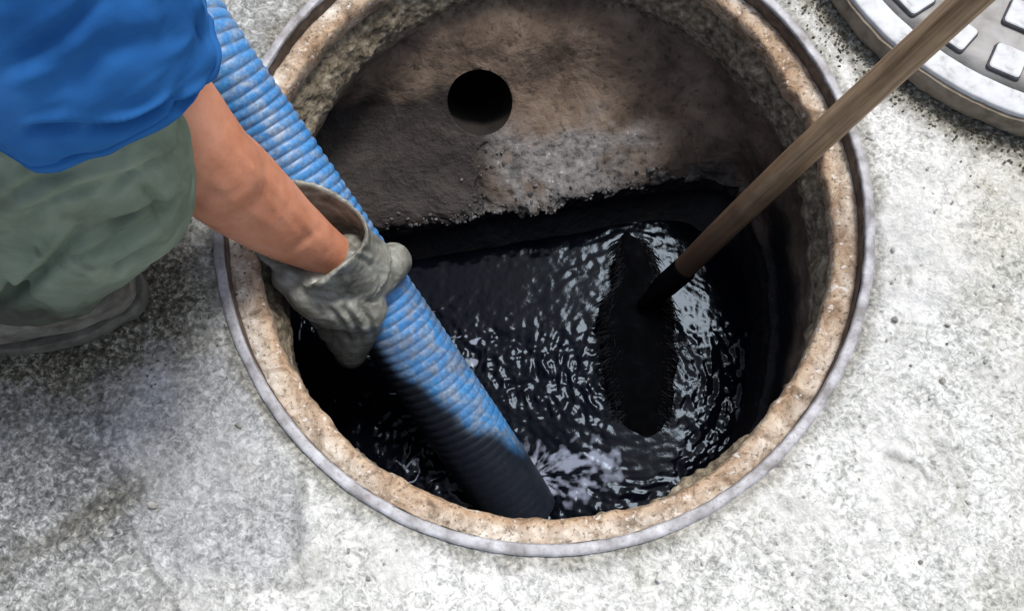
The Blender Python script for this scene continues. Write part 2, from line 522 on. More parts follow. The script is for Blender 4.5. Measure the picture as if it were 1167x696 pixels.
NTH = 1250
th = np.linspace(0, 2 * np.pi, NTH, endpoint=False)
rads = np.concatenate([[0.3555], 0.3585 + np.arange(0, 190) * 0.0023, 0.80 + 0.004 * 1.06 ** np.arange(0, 60), [6, 20, 120]])
xy = np.stack([ring(r, th) for r in rads])                      # rows, NTH, 2
co = np.concatenate([xy, np.zeros(xy.shape[:2] + (1,))], -1).reshape(-1, 3)
px, py = proj(np.where(co[:, 1:2] > -0.9, co, np.array([[0, -.9, 0]])))
rr = np.hypot(co[:, 0], co[:, 1] / KY)
near = 1 - smooth(0.8, 1.3, rr)
wob = fbm(co, 22, 3, 40) * 14
# repair patch, bottom left of the opening
def inpoly(x, y, poly):
    ins = np.zeros(len(x), bool)
    n = len(poly)
    for i in range(n):
        (x1, y1), (x2, y2) = poly[i], poly[(i + 1) % n]
        c = ((y1 > y) != (y2 > y)) & (x < (x2 - x1) * (y - y1) / (y2 - y1 + 1e-12) + x1)
        ins ^= c
    return ins
def P2(*pts):
    return [tuple(at(a, b, 0)[:2]) for a, b in pts]
patch_poly = P2((108, 428), (190, 405), (262, 395), (300, 470), (345, 545), (352, 600), (300, 660), (190, 648), (158, 628), (138, 560), (112, 520))
wv = np.stack([co[:, 0] + 0.012 * fbm(co, 16, 3, 50), co[:, 1] + 0.012 * fbm(co, 16, 3, 60)], -1)
jit = [(0.006 * math.cos(a), 0.006 * math.sin(a)) for a in np.linspace(0, 6.28, 7)[:-1]]
patch = sum(inpoly(wv[:, 0] + dx, wv[:, 1] + dy, patch_poly).astype(float) for dx, dy in jit) / 6
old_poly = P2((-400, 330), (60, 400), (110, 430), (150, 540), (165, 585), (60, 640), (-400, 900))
old_shade = sum(inpoly(wv[:, 0] + 2 * dx, wv[:, 1] + 2 * dy, old_poly).astype(float) for dx, dy in jit) / 6
left = smooth(-0.17, -0.42, co[:, 0] - 0.15 * co[:, 1] + 0.10 * fbm(co, 5, 3, 43))  # worker's shade over the left ground, painted in as darker concrete
dirt_boot = smooth(0.10, 0.015, np.abs(np.hypot((co[:, 0] + 0.55) / 1.5, co[:, 1] + 0.10) - 0.07) + 0.03 * fbm(co, 30, 3, 70))
cd = np.hypot(co[:, 0] - 0.650, co[:, 1] - 0.353)
dirt_cover = smooth(0.050, 0.0, cd - 0.33 + 0.022 * fbm(co, 38, 4, 80))
seam = smooth(0.016, 0.0, np.abs(rr - 0.362) + 0.010 * fbm(co, 45, 3, 90)) * 0.6
band = smooth(0.03, 0.0, np.abs((co[:, 1] + 0.355) - 0.55 * (co[:, 0] + 0.50)) + 0.018 * fbm(co, 20, 4, 95)) * smooth(-0.36, -0.44, co[:, 0])
dirt = np.clip(np.maximum.reduce([dirt_boot * 0.95, dirt_cover * 0.9, seam, band * 0.55]), 0, 1)
n1 = fbm(co, 42, 4, 1)
n2 = fbm(co, 130, 3, 11)
h = (0.0022 * n1 + 0.0013 * n2) * (1 - 0.45 * patch) + 0.0024 * patch + 0.0025 * dirt * (fbm(co, 75, 3, 21) + 0.3)
pits = smooth(0.50, 0.72, fbm(co, 55, 2, 31))
h = (h - 0.0028 * pits * (1 - patch)) * near
h += 0.004 * fbm(co, 3, 2, 3) * near
h -= 0.0025 * smooth(0.364, 0.357, rr)
lip_fade = smooth(0.358, 0.372, rr)
def segdist(x, y, pts):
    best = np.full(len(x), 9.0)
    for (x1, y1), (x2, y2) in zip(pts[:-1], pts[1:]):
        ux, uy = x2 - x1, y2 - y1
        t = np.clip(((x - x1) * ux + (y - y1) * uy) / (ux * ux + uy * uy), 0, 1)
        best = np.minimum(best, np.hypot(x - x1 - t * ux, y - y1 - t * uy))
    return best
crack = np.zeros(len(co))
sub_ = near > 0
cx_ = co[sub_, 0] + 0.010 * fbm(co[sub_], 28, 4, 400); cy_ = co[sub_, 1] + 0.010 * fbm(co[sub_], 28, 4, 410)
for pts_, w_, a_ in ((P2((150, 412), (108, 430), (112, 500), (122, 528), (142, 552), (150, 600), (170, 640), (205, 700)), 0.0026, 0.45), (P2((0, 640), (60, 612), (128, 566), (160, 555)), 0.0045, 0.45),
                     (P2((348, 545), (338, 600), (350, 660), (300, 670)), 0.0060, 0.35), (P2((300, 455), (318, 492), (330, 505)), 0.0035, 0.6), (P2((1000, 620), (1042, 530), (1062, 470), (1110, 420)), 0.0012, 0.0), (P2((1015, 520), (1048, 532), (1058, 545)), 0.0030, 0.5)):
    sd_ = segdist(cx_, cy_, pts_)
    crack[sub_] = np.maximum(crack[sub_], a_ * np.exp(-(sd_ / w_) ** 2))
h -= 0.004 * crack
# aggregate pebbles standing a little proud, and round pits
for k in range(260):
    gx_, gy_ = RNG.uniform(-0.62, 0.62), RNG.uniform(-0.50, 0.32)
    if math.hypot(gx_, gy_ / KY) < 0.38: continue
    rr0 = RNG.uniform(0.003, 0.0075)
    sel_ = np.where((np.abs(co[:, 0] - gx_) < 2 * rr0) & (np.abs(co[:, 1] - gy_) < 2 * rr0))[0]
    dd_ = np.hypot((co[sel_, 0] - gx_) * RNG.uniform(0.8, 1.3), co[sel_, 1] - gy_) / rr0
    h[sel_] += rr0 * (0.34 if RNG.uniform() < 0.6 else -0.4) * np.clip(1 - dd_ ** 2, 0, 1) ** 0.7
co[:, 2] = h * (0.35 + 0.65 * lip_fade) - 0.002
gm = mesh_np('concrete_ground', co, grid_quads(len(rads), NTH)[:, ::-1])
attr(gm, 'patch', patch * (0.55 + 0.35 * fbm(co, 14, 3, 41))); attr(gm, 'old_shade', np.clip(old_shade + (0.78 * left + 0.25 * smooth(0.0, 0.5, fbm(co, 9, 3, 42)) * left) * (1 - 0.6 * patch), 0, 1)); attr(gm, 'dirt', dirt); attr(gm, 'crack', crack)
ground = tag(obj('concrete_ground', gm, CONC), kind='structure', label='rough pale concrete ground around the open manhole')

# ------------------------------------------------------------------ manhole frame
frame = tag(empty('manhole_ring', (0, 0, 0)), 'round rusty iron manhole ring set in the concrete around the open pit', 'manhole ring')

def lathe(profile, nth, fn=None):
    th = np.linspace(0, 2 * np.pi, nth, endpoint=False)
    P = np.asarray(profile, float)
    co = np.zeros((len(P), nth, 3))
    for i, (r, z) in enumerate(P):
        co[i, :, :2] = ring(r, th)
        co[i, :, 2] = z
    return co, th

prof = [(0.3582, -0.03), (0.3586, -0.002), (0.3582, 0.0012), (0.3570, 0.0026), (0.3550, 0.0031), (0.3526, 0.0032), (0.3502, 0.0031), (0.3486, 0.0024), (0.3478, 0.0008), (0.3474, -0.0015)]
P = catmull(prof, 40)
c3, t_ = lathe(P, 900)
co = c3.reshape(-1, 3)
nz = fbm(co, 60, 3, 5) * 0.0009 + fbm(co, 9, 2, 6) * 0.0012
rad = np.stack([np.cos(np.tile(t_, len(P))), np.sin(np.tile(t_, len(P))), np.zeros(len(co))], -1)
co = co + rad * nz[:, None] * 0.8
co[:, 2] += nz * 0.7
obj('outer_lip', mesh_np('outer_lip', co, grid_quads(len(P), 900)), LIP, frame)
P = catmull([(0.3476, 0.0005), (0.3478, -0.004), (0.3474, -0.012), (0.3476, -0.020), (0.3470, -0.028), (0.3462, -0.038)], 24)
c3, t_ = lathe(P, 800)
co = c3.reshape(-1, 3)
rad = np.stack([np.cos(np.tile(t_, len(P))), np.sin(np.tile(t_, len(P))), np.zeros(len(co))], -1)
co = co + rad * (0.0011 * fbm(co, 60, 4, 12))[:, None]
obj('inner_step', mesh_np('inner_step', co, grid_quads(len(P), 800)), STEP, frame)

prof = [(0.3484, -0.0200), (0.3462, -0.0188), (0.3435, -0.0183), (0.340, -0.0180), (0.335, -0.0180), (0.330, -0.0188), (0.3262, -0.0212), (0.3240, -0.0270), (0.3238, -0.0360), (0.3250, -0.044), (0.3290, -0.052)]
P = catmull(prof, 64)
c3, t_ = lathe(P, 1100)
co = c3.reshape(-1, 3)
TH = np.tile(t_, len(P))
inner = np.repeat(smooth(0.341, 0.326, P[:, 0]), 1100)
circ = np.stack([0.32 * np.cos(TH), 0.32 * np.sin(TH), np.zeros(len(TH))], -1)
chip = fbm(circ, 14, 4, 33) * 0.0045 + np.minimum(0, fbm(circ, 38, 3, 44)) * 0.005
leftw = smooth(0.1, 0.8, -np.cos(TH)) * 0.002 + smooth(0.5, 0.9, np.cos(TH)) * 0.003
rough = fbm(co, 110, 4, 8) * 0.0020 + fbm(co, 24, 3, 9) * 0.0010
rad = np.stack([np.cos(TH), KY * np.sin(TH), np.zeros(len(co))], -1)
co = co + rad * ((chip - leftw) * inner + rough * 0.5 * inner)[:, None]
co[:, 2] += rough * (1 - 0.3 * inner)
me = mesh_np('seat_ledge', co, grid_quads(len(P), 1100))
attr(me, 'edge', np.clip(inner * 0.9 + 0.35 * fbm(circ, 20, 3, 55) * inner, 0, 1))
obj('seat_ledge', me, RUST, frame)

# ------------------------------------------------------------------ pit wall: mortar collar, sloping bench, sludge-black lower wall
WZ = -0.36
NW = 900
tw = np.linspace(0, 2 * np.pi, NW, endpoint=False)
ct, st = np.cos(tw), np.sin(tw)
def rad_limit(base, far_y, slope):
    """radius of a level curve: a round pit cut off by the bench on its far side"""
    den = st - slope * ct
    chord = np.where(den > 0.05, far_y / np.maximum(den, 0.05), 9.0)
    k = 34.0
    return -np.log(np.exp(-k * base) + np.exp(-k * chord)) / k
r_top = 0.3225 * np.sqrt(1 / (ct ** 2 + (st / KY) ** 2))
r_col = (0.311 + 0.005 * ct) * np.sqrt(1 / (ct ** 2 + (st / KY) ** 2))
tuck = smooth(0.15, 0.7, -st)
r_top = r_top + 0.004 * tuck; r_col = r_col + 0.022 * tuck
base = 0.300 * np.ones(NW) + 0.075 * smooth(0.0, 1.0, -ct) + 0.045 * smooth(0.1, 1.0, -st)
r_mid = rad_limit(base + 0.025, 0.245, 0.05)
r_edge = rad_limit(base + 0.012, 0.122, 0.16)
r_und = rad_limit(base + 0.004, 0.116, 0.15)
r_bot = rad_limit(base, 0.045, 0.10)
levels = [(-0.044, r_top + 0.012), (-0.055, r_top + 0.004), (-0.064, r_top - 0.004), (-0.090, r_col), (-0.112, r_col + 0.004), (-0.135, np.minimum(r_col + 0.012, rad_limit(base + 0.04, 0.30, 0.03))),
          (-0.195, r_mid), (-0.235, 0.5 * (r_mid + r_edge) + 0.004), (-0.268, r_edge + 0.012), (-0.280, r_edge), (-0.292, r_edge + 0.004), (-0.31, r_und + 0.004), (-0.34, r_und), (-0.42, r_bot), (-0.50, r_bot)]
L = np.stack([np.stack([np.full(NW, z), r], -1) for z, r in levels])        # levels, NW, 2
D = catmull(L.reshape(len(levels), -1), 420).reshape(420, NW, 2)
Z, Rr = D[..., 0].ravel(), D[..., 1].ravel()
TH = np.tile(tw, 420)
co = np.stack([Rr * np.cos(TH), Rr * np.sin(TH), Z], -1)
farw = smooth(0.05, 0.55, np.sin(TH))
zz = Z + 0.022 * fbm(co, 11, 3, 100) * farw
collar = smooth(-0.125, -0.095, Z + 0.018 * fbm(co, 18, 4, 101))
edge_z = -0.272
bench = farw * smooth(-0.205, -0.235, zz) * smooth(-0.315, -0.285, zz)
bench *= smooth(-0.5, -0.2, np.cos(TH)) * smooth(0.78, 0.5, np.cos(TH))
lump = fbm(co, 34, 4, 102)
d = collar * (0.010 * fbm(co, 26, 4, 103) + 0.004 * fbm(co, 80, 3, 104)) + (1 - collar) * (0.006 * fbm(co, 14, 4, 105) + 0.0022 * fbm(co, 60, 4, 106))
rim = farw * np.exp(-((zz + 0.283) / 0.018) ** 2)
d -= rim * (0.016 * lump + 0.012 * (1 - 2 * np.abs(fbm(co, 52, 4, 107))))
d -= bench * 0.006 * (0.7 + fbm(co, 45, 4, 108))
px, py = proj(co)
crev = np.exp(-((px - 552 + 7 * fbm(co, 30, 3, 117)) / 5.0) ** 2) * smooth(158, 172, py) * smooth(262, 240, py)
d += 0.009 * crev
co[:, 0] += d * np.cos(TH); co[:, 1] += d * np.sin(TH)
co[:, 2] += rim * 0.012 * fbm(co, 20, 3, 109)
# the mouth of the drain pipe, cut through the bench
pipe_c = at(549, 122, -0.185)
pipe_ax = np.array([-0.12, 0.74, -0.62]); pipe_ax /= np.linalg.norm(pipe_ax)
PR = 0.0440
q = grid_quads(420, NW)[:, ::-1]
cen = co[q].mean(1)
v = cen - pipe_c
al = v @ pipe_ax
dist = np.linalg.norm(v - al[:, None] * pipe_ax, axis=1)
dist_v = np.linalg.norm((co - pipe_c) - ((co - pipe_c) @ pipe_ax)[:, None] * pipe_ax, axis=1)
cut = (dist < PR) & (np.abs(al) < 0.2)
# tidy the cut: slide the nearest vertices on to the circle
sel = (np.abs(dist_v - PR) < 0.0022) & (np.abs((co - pipe_c) @ pipe_ax) < 0.2)
ax_pt = pipe_c + ((co - pipe_c) @ pipe_ax)[:, None] * pipe_ax
rv = (co - ax_pt); rv /= np.maximum(np.linalg.norm(rv, axis=1)[:, None], 1e-6)
co[sel] = (ax_pt + rv * PR)[sel]
me = mesh_np('pit_wall', co, q[~cut])
slud = smooth(-0.250, -0.285, zz + 0.03 * np.maximum(0, fbm(co, 28, 3, 110)))
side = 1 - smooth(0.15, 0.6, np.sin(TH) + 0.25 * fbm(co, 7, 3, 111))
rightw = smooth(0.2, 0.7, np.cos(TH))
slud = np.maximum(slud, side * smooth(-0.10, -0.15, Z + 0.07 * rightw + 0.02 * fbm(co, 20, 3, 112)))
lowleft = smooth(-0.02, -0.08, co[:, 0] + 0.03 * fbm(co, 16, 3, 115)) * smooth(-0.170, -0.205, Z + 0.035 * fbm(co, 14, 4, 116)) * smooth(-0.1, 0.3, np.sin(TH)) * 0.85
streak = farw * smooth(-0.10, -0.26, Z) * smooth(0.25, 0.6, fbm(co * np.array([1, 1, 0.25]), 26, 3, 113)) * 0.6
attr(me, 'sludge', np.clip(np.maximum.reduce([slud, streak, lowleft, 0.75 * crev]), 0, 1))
attr(me, 'mortar', np.clip(bench * smooth(-0.35, 0.15, fbm(co, 17, 4, 114)) * 1.1 + rim * 0.6, 0, 1))
attr(me, 'collar', np.clip(collar, 0, 1))
wall = tag(obj('pit_wall', me, WALL), kind='structure', label='brown stained concrete wall and sloping bench inside the pit')

pl = empty('drain_pipe', pipe_c)
tag(pl, 'round dark drain pipe mouth opening high in the pit wall', 'drain pipe')
C = pipe_c + np.outer(np.array([-0.03, -0.015, 0.004, 0.02, 0.05, 0.12, 0.25, 0.4]), pipe_ax)
th64 = np.linspace(0, 2 * np.pi, 64, endpoint=False)
c3 = tube_co(C, np.array([0.0470, 0.0468, 0.0462, 0.046, 0.046, 0.046, 0.046, 0.046]), 64)
# trim the barrel so that it ends inside the wall, never proud of it
for j in range(64):
    base_ = c3[3, j] - pipe_ax * (((c3[3, j] - pipe_c) @ pipe_ax))
    near_v = np.argmin(np.linalg.norm(co[::3] - base_, axis=1) + 0.6 * np.abs(dist_v[::3] - PR))
    hit = ((co[::3][near_v] - pipe_c) @ pipe_ax) + 0.003
    for i in range(8):
        al_ = (c3[i, j] - pipe_c) @ pipe_ax
        if al_ < hit:
            c3[i, j] += pipe_ax * (hit - al_)
co = c3.reshape(-1, 3); co = co + 0.0012 * fbm(co, 60, 3, 7)[:, None]
obj('pipe_barrel', mesh_np('pipe_barrel', co, grid_quads(8, 64)[:, ::-1]), PIPE, pl)
co, qd, tr = capped(tube_co(C[-2:], np.array([0.052, 0.052]), 48))
obj('pipe_end', mesh_np('pipe_end', co, qd, tr), PIPE, pl)

# ------------------------------------------------------------------ hose geometry is needed by the water
H0, H1 = at(219, 26, 0.055), at(579, 560, WZ)
HD = (H1 - H0) / np.linalg.norm(H1 - H0)
HLEN = np.linalg.norm(H1 - H0)

# ------------------------------------------------------------------ black sewage
gx = np.arange(-0.46, 0.40, 0.0021); gy = np.arange(-0.46, 0.26, 0.0021)
X, Y = np.meshgrid(gx, gy)
co = np.stack([X.ravel(), Y.ravel(), np.full(X.size, WZ)], -1)
vx, vy = H1[0] + 0.035, H1[1] + 0.02
dx, dy = co[:, 0] - vx, co[:, 1] - vy
rv_ = np.hypot(dx, dy) + 1e-6
av = np.arctan2(dy, dx)
# swirl: features stretched along circles round the middle of the pool
sx, sy = 0.133, -0.11
r2_, a2_ = np.hypot(co[:, 0] - sx, co[:, 1] - sy), np.arctan2(co[:, 1] - sy, co[:, 0] - sx)
tw_ = a2_ + 2.0 * r2_
pol = np.stack([np.cos(tw_) * 2.6, np.sin(tw_) * 2.6, r2_ * 62 + 0.8 * fbm(co, 14, 2, 126)], -1)
iso = fbm(co + 0.012 * np.stack([fbm(co, 30, 2, 120), fbm(co, 30, 2, 121), 0 * rv_], -1), 40, 2, 122)
swirl = fbm(pol, 1.6, 2, 123)
radial = fbm(np.stack([np.cos(av + 3 * rv_) * 2.2, np.sin(av + 3 * rv_) * 2.2, rv_ * 16], -1), 2.2, 2, 124) * smooth(0.0, 0.04, rv_)
nearv = np.exp(-(rv_ / 0.075) ** 2)
leftside = smooth(-0.02, -0.14, co[:, 0] - 0.4 * (co[:, 1] + 0.2))
amp = 0.0016 + 0.0011 * np.exp(-(rv_ / 0.22) ** 2)
ridge = 1 - np.abs(iso) * 2.2
h = amp * ((0.75 * swirl + 0.55 * iso) * (1 - nearv) * (1 - leftside) + leftside * (1.1 * iso + 0.45 * ridge) + 0.9 * radial * nearv)
h += 0.0010 * fbm(co, 120, 2, 125)
h -= 0.012 * np.exp(-(rv_ / 0.05) ** 2)
calm = smooth(-0.10, 0.02, co[:, 1] + 0.10 * co[:, 0])
h *= (1 - 0.75 * calm) * (0.62 + 0.55 * np.clip(0.5 + 1.3 * fbm(co, 9, 3, 143), 0, 1))
bl0, bl1 = at(728, 330, WZ)[:2], at(736, 500, WZ)[:2]
ab_ = bl1 - bl0
tb_ = np.clip(((co[:, 0] - bl0[0]) * ab_[0] + (co[:, 1] - bl0[1]) * ab_[1]) / (ab_ @ ab_), 0, 1)
wake = smooth(0.068, 0.038, np.hypot(co[:, 0] - bl0[0] - tb_ * ab_[0], co[:, 1] - bl0[1] - tb_ * ab_[1]) + 0.012 * fbm(co, 25, 3, 127))
h *= 1 - 0.8 * wake
co[:, 2] += h
me = mesh_np('sewage_water', co, grid_quads(len(gy), len(gx), False))
spl = np.exp(-((co[:, 0] - vx - 0.040) / 0.105) ** 2 - ((co[:, 1] - vy - 0.004) / 0.050) ** 2)
streaks = fbm(np.stack([np.cos(av + 2 * rv_) * 2.6, np.sin(av + 2 * rv_) * 2.6, rv_ * 20], -1), 3.4, 3, 128)
foam_glint = spl * (0.62 + 0.8 * streaks + 0.9 * fbm(co, 70, 3, 129))
rdg = 1 - np.abs(fbm(co + 0.010 * np.stack([fbm(co, 26, 2, 144), fbm(co, 26, 2, 145), 0 * rv_], -1), 34, 2, 146)) * 4.2
left_glint = smooth(0.55, 0.95, rdg) * smooth(-0.05, 0.25, fbm(co, 30, 3, 147)) * leftside * 0.9 * smooth(0.0, -0.05, co[:, 1] - 0.02)  # glints left of the hose, painted as pale flecks
swirl_glint = smooth(0.35, 0.7, swirl) * smooth(0.15, 0.5, fbm(co, 38, 3, 148)) * (1 - leftside) * 0.45 * (1 - calm)  # fainter painted glints along the swirl
foam_glint = np.maximum.reduce([foam_glint, left_glint, swirl_glint])
attr(me, 'foam_glint', np.clip(foam_glint, 0, 1))
tag(obj('sewage_water', me, WATER), kind='structure', label='swirling black sewage at the bottom of the pit')

# ------------------------------------------------------------------ suction hose
ext = [(-1.9, 3.4, 0.05), (-1.25, 2.3, 0.05), (-0.85, 1.35, 0.055), (-0.62, 0.72, 0.06), (-0.47, 0.36, 0.062)]
path = np.array([list(e) for e in ext] + [list(H0 + HD * HLEN * s) for s in (0.0, 0.2, 0.4, 0.6, 0.8, 1.06)])
C = catmull(path, 3000)
seg = np.linalg.norm(np.diff(C, axis=0), axis=1)
s = np.concatenate([[0], np.cumsum(seg)])
tot = s[-1]
ss = np.concatenate([np.arange(0, tot - 1.35, 0.012), np.arange(tot - 1.35, tot, 0.00175)])
C = np.stack([np.interp(ss, s, C[:, k]) for k in range(3)], -1)
MS = 72
ang = np.linspace(0, 2 * np.pi, MS, endpoint=False)
s_in = ss - (tot - HLEN * 1.06)                    # 0 at the top of the straight run
Rb = 0.0415 + 0.0085 * smooth(0.0, 0.62, s_in)
pitch = 0.0118
ph = ((ss[:, None] + ang[None, :] / (2 * np.pi) * pitch) / pitch) % 1.0
rib = 0.5 + 0.5 * np.cos(2 * np.pi * (ph - 0.5))
rib = rib ** 0.35
groove = np.exp(-((np.minimum(ph, 1 - ph)) / 0.10) ** 2)
fade = 1 - 0.45 * smooth(0.25, 0.55, s_in) - 0.45 * smooth(0.55, 0.66, s_in)
R = Rb[:, None] - 0.0022 * (1 - rib) * fade[:, None]
c3 = tube_co(C, R, MS)
co = c3.reshape(-1, 3)
co = co + 0.0008 * fbm(co, 30, 3, 130)[:, None] * 0.6
me = mesh_np('suction_hose', co, grid_quads(len(ss), MS))
attr(me, 'groove', (groove * fade[:, None]).ravel())
toc = CAM - HD * ((CAM - H0) @ HD) - (H0 - HD * 0)
nrm = (c3 - C[:, None, :]).reshape(-1, 3); nrm /= np.linalg.norm(nrm, axis=1)[:, None]
SIDE = np.cross(HD, (CAM - H0)); SIDE /= np.linalg.norm(SIDE)          # to the left of the hose as the photo sees it
if (SIDE @ RGT) > 0: SIDE = -SIDE
S_ = np.repeat(s_in, MS)
lo = np.maximum(smooth(0.50, 0.57, S_ + 0.14 * (nrm @ SIDE) + 0.05 * fbm(co, 18, 3, 131)), smooth(0.60, 0.68, S_ + 0.05 * fbm(co, 22, 3, 132)))  # sludge at the foot, plus the hose's left-side shade painted black
attr(me, 'sludge', np.clip(lo, 0, 1))
attr(me, 'mud', smooth(0.30, 0.42, S_) * smooth(0.62, 0.5, S_) * 0.45)
tag(obj('suction_hose', me, HOSE), 'ribbed blue suction hose running down into the black sewage', 'hose')

# ------------------------------------------------------------------ manhole cover lying on the concrete
CC = np.array([0.651, 0.358]); CR = 0.33; CT = 0.036
cover = tag(empty('manhole_cover', (CC[0], CC[1], 0)), 'round cast iron manhole cover with raised square studs lying beside the pit', 'manhole cover')
def disc_lathe(name, prof, m, mat, nth=360, noise=0.0006):
    P = np.asarray(prof, float)
    t = np.linspace(0, 2 * np.pi, nth, endpoint=False)
    c = np.zeros((len(P), nth, 3))
    c[..., 0] = CC[0] + P[:, :1] * np.cos(t); c[..., 1] = CC[1] + P[:, :1] * np.sin(t); c[..., 2] = P[:, 1:]
    co, q, tr = capped(c)
    co = co + (fbm(co, 55, 4, 140) * noise)[:, None] * np.array([0.7, 0.7, 1])
    return obj(name, mesh_np(name, co, q, tr), mat, cover)
disc_lathe('cover_side', catmull([(CR - 0.05, 0.004), (CR - 0.006, 0.004), (CR + 0.001, 0.007), (CR + 0.002, 0.018), (CR + 0.001, 0.029), (CR - 0.003, 0.0315), (CR - 0.05, 0.0315)], 40), 0, COVERRUST, noise=0.0018)
disc_lathe('face', [(CR - 0.036, 0.028), (CR - 0.033, 0.0330), (CR - 0.06, 0.0332), (0.15, 0.0332), (0.05, 0.0332)], 0, COVERGREY)
disc_lathe('rim_band', catmull([(CR - 0.0305, 0.030), (CR - 0.0305, 0.0362), (CR - 0.028, 0.0385), (CR - 0.016, 0.0390), (CR - 0.006, 0.0385), (CR - 0.0025, 0.0365), (CR - 0.0025, 0.030)], 30)[:, :], 0, COVERWHITE)
# rim_band is capped flat below the face, so only the ring shows
def stud_mesh(w):
    hs = w / 2
    b = 0.0022
    lay = [(hs + 0.0012, 0.0), (hs + 0.0004, 0.0045), (hs - b * 0.4, 0.0062), (hs - b, 0.0070)]
    pts = []
    cr = 0.004
    for s_, z in lay:
        for qx, qy, a0 in ((1, 1, 0), (-1, 1, 90), (-1, -1, 180), (1, -1, 270)):
            for da in (0, 45, 90):
                a = math.radians(a0 + da)
                pts.append((qx * (s_ - cr) + cr * math.cos(a), qy * (s_ - cr) + cr * math.sin(a), z))
    c = np.array(pts).reshape(4, 12, 3)
    co, q, t = capped(c)
    me = mesh_np('stud', co, q, t[12:], shade=False)
    me.materials.append(COVERWHITE); me.materials.append(STUDSIDE)
    for p_ in me.polygons:
        p_.material_index = 1 if p_.index < 24 else 0
    return me
sm_ = stud_mesh(0.036)
for rad_, cnt, a0 in ((0.268, 27, -146.9), (0.205, 20, -121.5), (0.142, 14, -118), (0.080, 8, -110)):
    for k in range(cnt):
        a = math.radians(a0 + 360.0 * k / cnt)
        o = bpy.data.objects.new('stud', sm_)
        COL.objects.link(o)
        o.parent = cover
        o.location = (rad_ * math.cos(a), rad_ * math.sin(a), 0.0325)
        o.rotation_euler = (0, 0, a + random.uniform(-0.02, 0.02))

# ------------------------------------------------------------------ long-handled brush
E0, E1 = at(757, 328, -0.295), at(1112, -4, 0.25)
ED = (E1 - E0) / np.linalg.norm(E1 - E0)
EL = 1.45
tool = tag(empty('long_brush', tuple(E0)), 'long wooden handled brush with a black sludge soaked head stirring the sewage', 'brush')
n = 200
u = np.linspace(0, 1, n)
hm = 28
rr_ = 0.0150 + 0.0008 * np.sin(u * 9) + 0.0008 * u
loc = np.zeros((n, hm, 3))
a = np.linspace(0, 2 * np.pi, hm, endpoint=False)
loc[..., 0] = rr_[:, None] * np.cos(a); loc[..., 1] = rr_[:, None] * np.sin(a); loc[..., 2] = (u * EL)[:, None]
co, qd, tr = capped(loc)
nn = fbm(co * np.array([1, 1, 0.12]), 75, 3, 150)
co[:, :2] *= (1 + 0.035 * nn)[:, None]
co[:, 0] += 0.004 * np.sin(co[:, 2] * 5)
me = mesh_np('handle', co, qd, tr)
attr(me, 'sludge', np.clip(smooth(0.38, 0.10, co[:, 2] + 0.05 * fbm(co, 25, 3, 151)), 0, 1) * 0.95)
ho = bpy.data.objects.new('handle', me); me.materials.append(WOOD)
COL.objects.link(ho); ho.parent = tool
ho.rotation_euler = Vector(ED).to_track_quat('Z', 'Y').to_euler()
# head: broad at the shoulders, dipping into the sewage, with a fringe of soaked bristles
row = [(716, 264, -0.300, 5), (720, 271, -0.301, 15), (725, 288, -0.304, 22), (728, 308, -0.308, 24), (729, 322, -0.311, 26), (727, 334, -0.314, 36), (726, 346, -0.317, 43), (728, 380, -0.325, 43), (731, 410, -0.332, 42), (731, 440, -0.339, 37), (734, 465, -0.346, 33), (737, 488, -0.354, 25), (740, 505, -0.366, 17), (741, 512, -0.376, 12)]
Pb = catmull(row, 90)
wv_ = np.linspace(-1, 1, 15)
lay = []
for i, (bx, by, bz, hw) in enumerate(Pb):
    c0, cR = at(bx, by, bz), at(bx + hw, by, bz)
    top = np.array([c0 + (cR - c0) * w + np.array([0, 0, -0.012 * w * w]) for w in wv_])
    bot = top[::-1] + np.array([0, 0, -0.005])
    lay.append(np.vstack([top, bot]))
co, qd, tr = capped(np.array(lay))
co += np.stack([0.0075 * fbm(co, 30, 4, 154), 0.005 * fbm(co, 30, 4, 155), 0.0022 * fbm(co, 34, 4, 152)], -1)
obj('brush_head', mesh_np('brush_head', co, qd, tr), BLACKSTEEL, tool)
vs_, fs_ = [], []
rb = np.random.default_rng(21)
for k in range(1500):
    i = int(rb.integers(6, 88))
    bx, by, bz, hw = Pb[i]
    w = rb.uniform(-1, 1)
    w = np.sign(w) * abs(w) ** 0.45
    p0 = at(bx + hw * w * 0.93, by, bz) + np.array([0, 0, -0.006 * w * w - 0.002])
    sd = at(bx + hw, by, bz) - at(bx, by, bz); sd /= np.linalg.norm(sd)
    dr = sd * w * rb.uniform(0.25, 1.0) + np.array([rb.normal(0, 0.25), -rb.uniform(0.1, 0.8), -rb.uniform(0.2, 0.8)])
    dr /= np.linalg.norm(dr)
    ln = rb.uniform(0.008, 0.026)
    p1 = p0 + dr * ln * 0.6
    p2 = p1 + (dr + np.array([0, -0.3, -0.5])) * ln * 0.45
    q1 = np.cross(dr, [0, 0, 1.0]); q1 /= np.linalg.norm(q1); q2 = np.cross(dr, q1)
    r0 = rb.uniform(0.0006, 0.0012)
    b0 = len(vs_)
    for pc, rc in ((p0, r0), (p1, r0 * 0.8)):
        for a_ in (0, 2.094, 4.189):
            vs_.append(pc + (q1 * math.cos(a_) + q2 * math.sin(a_)) * rc)
    vs_.append(p2)
    for j in range(3):
        j2 = (j + 1) % 3
        fs_ += [(b0 + j, b0 + j2, b0 + 3 + j2), (b0 + j, b0 + 3 + j2, b0 + 3 + j), (b0 + 3 + j, b0 + 3 + j2, b0 + 6)]
tag(obj('bristles', mesh_np('bristles', np.array(vs_), np.zeros((0, 4), int), np.array(fs_)), BRISTLE, tool), kind='stuff')
sk0, sk1 = at(735, 346, -0.312), E0 + ED * 0.060
f_ = np.linspace(0, 1, 24)
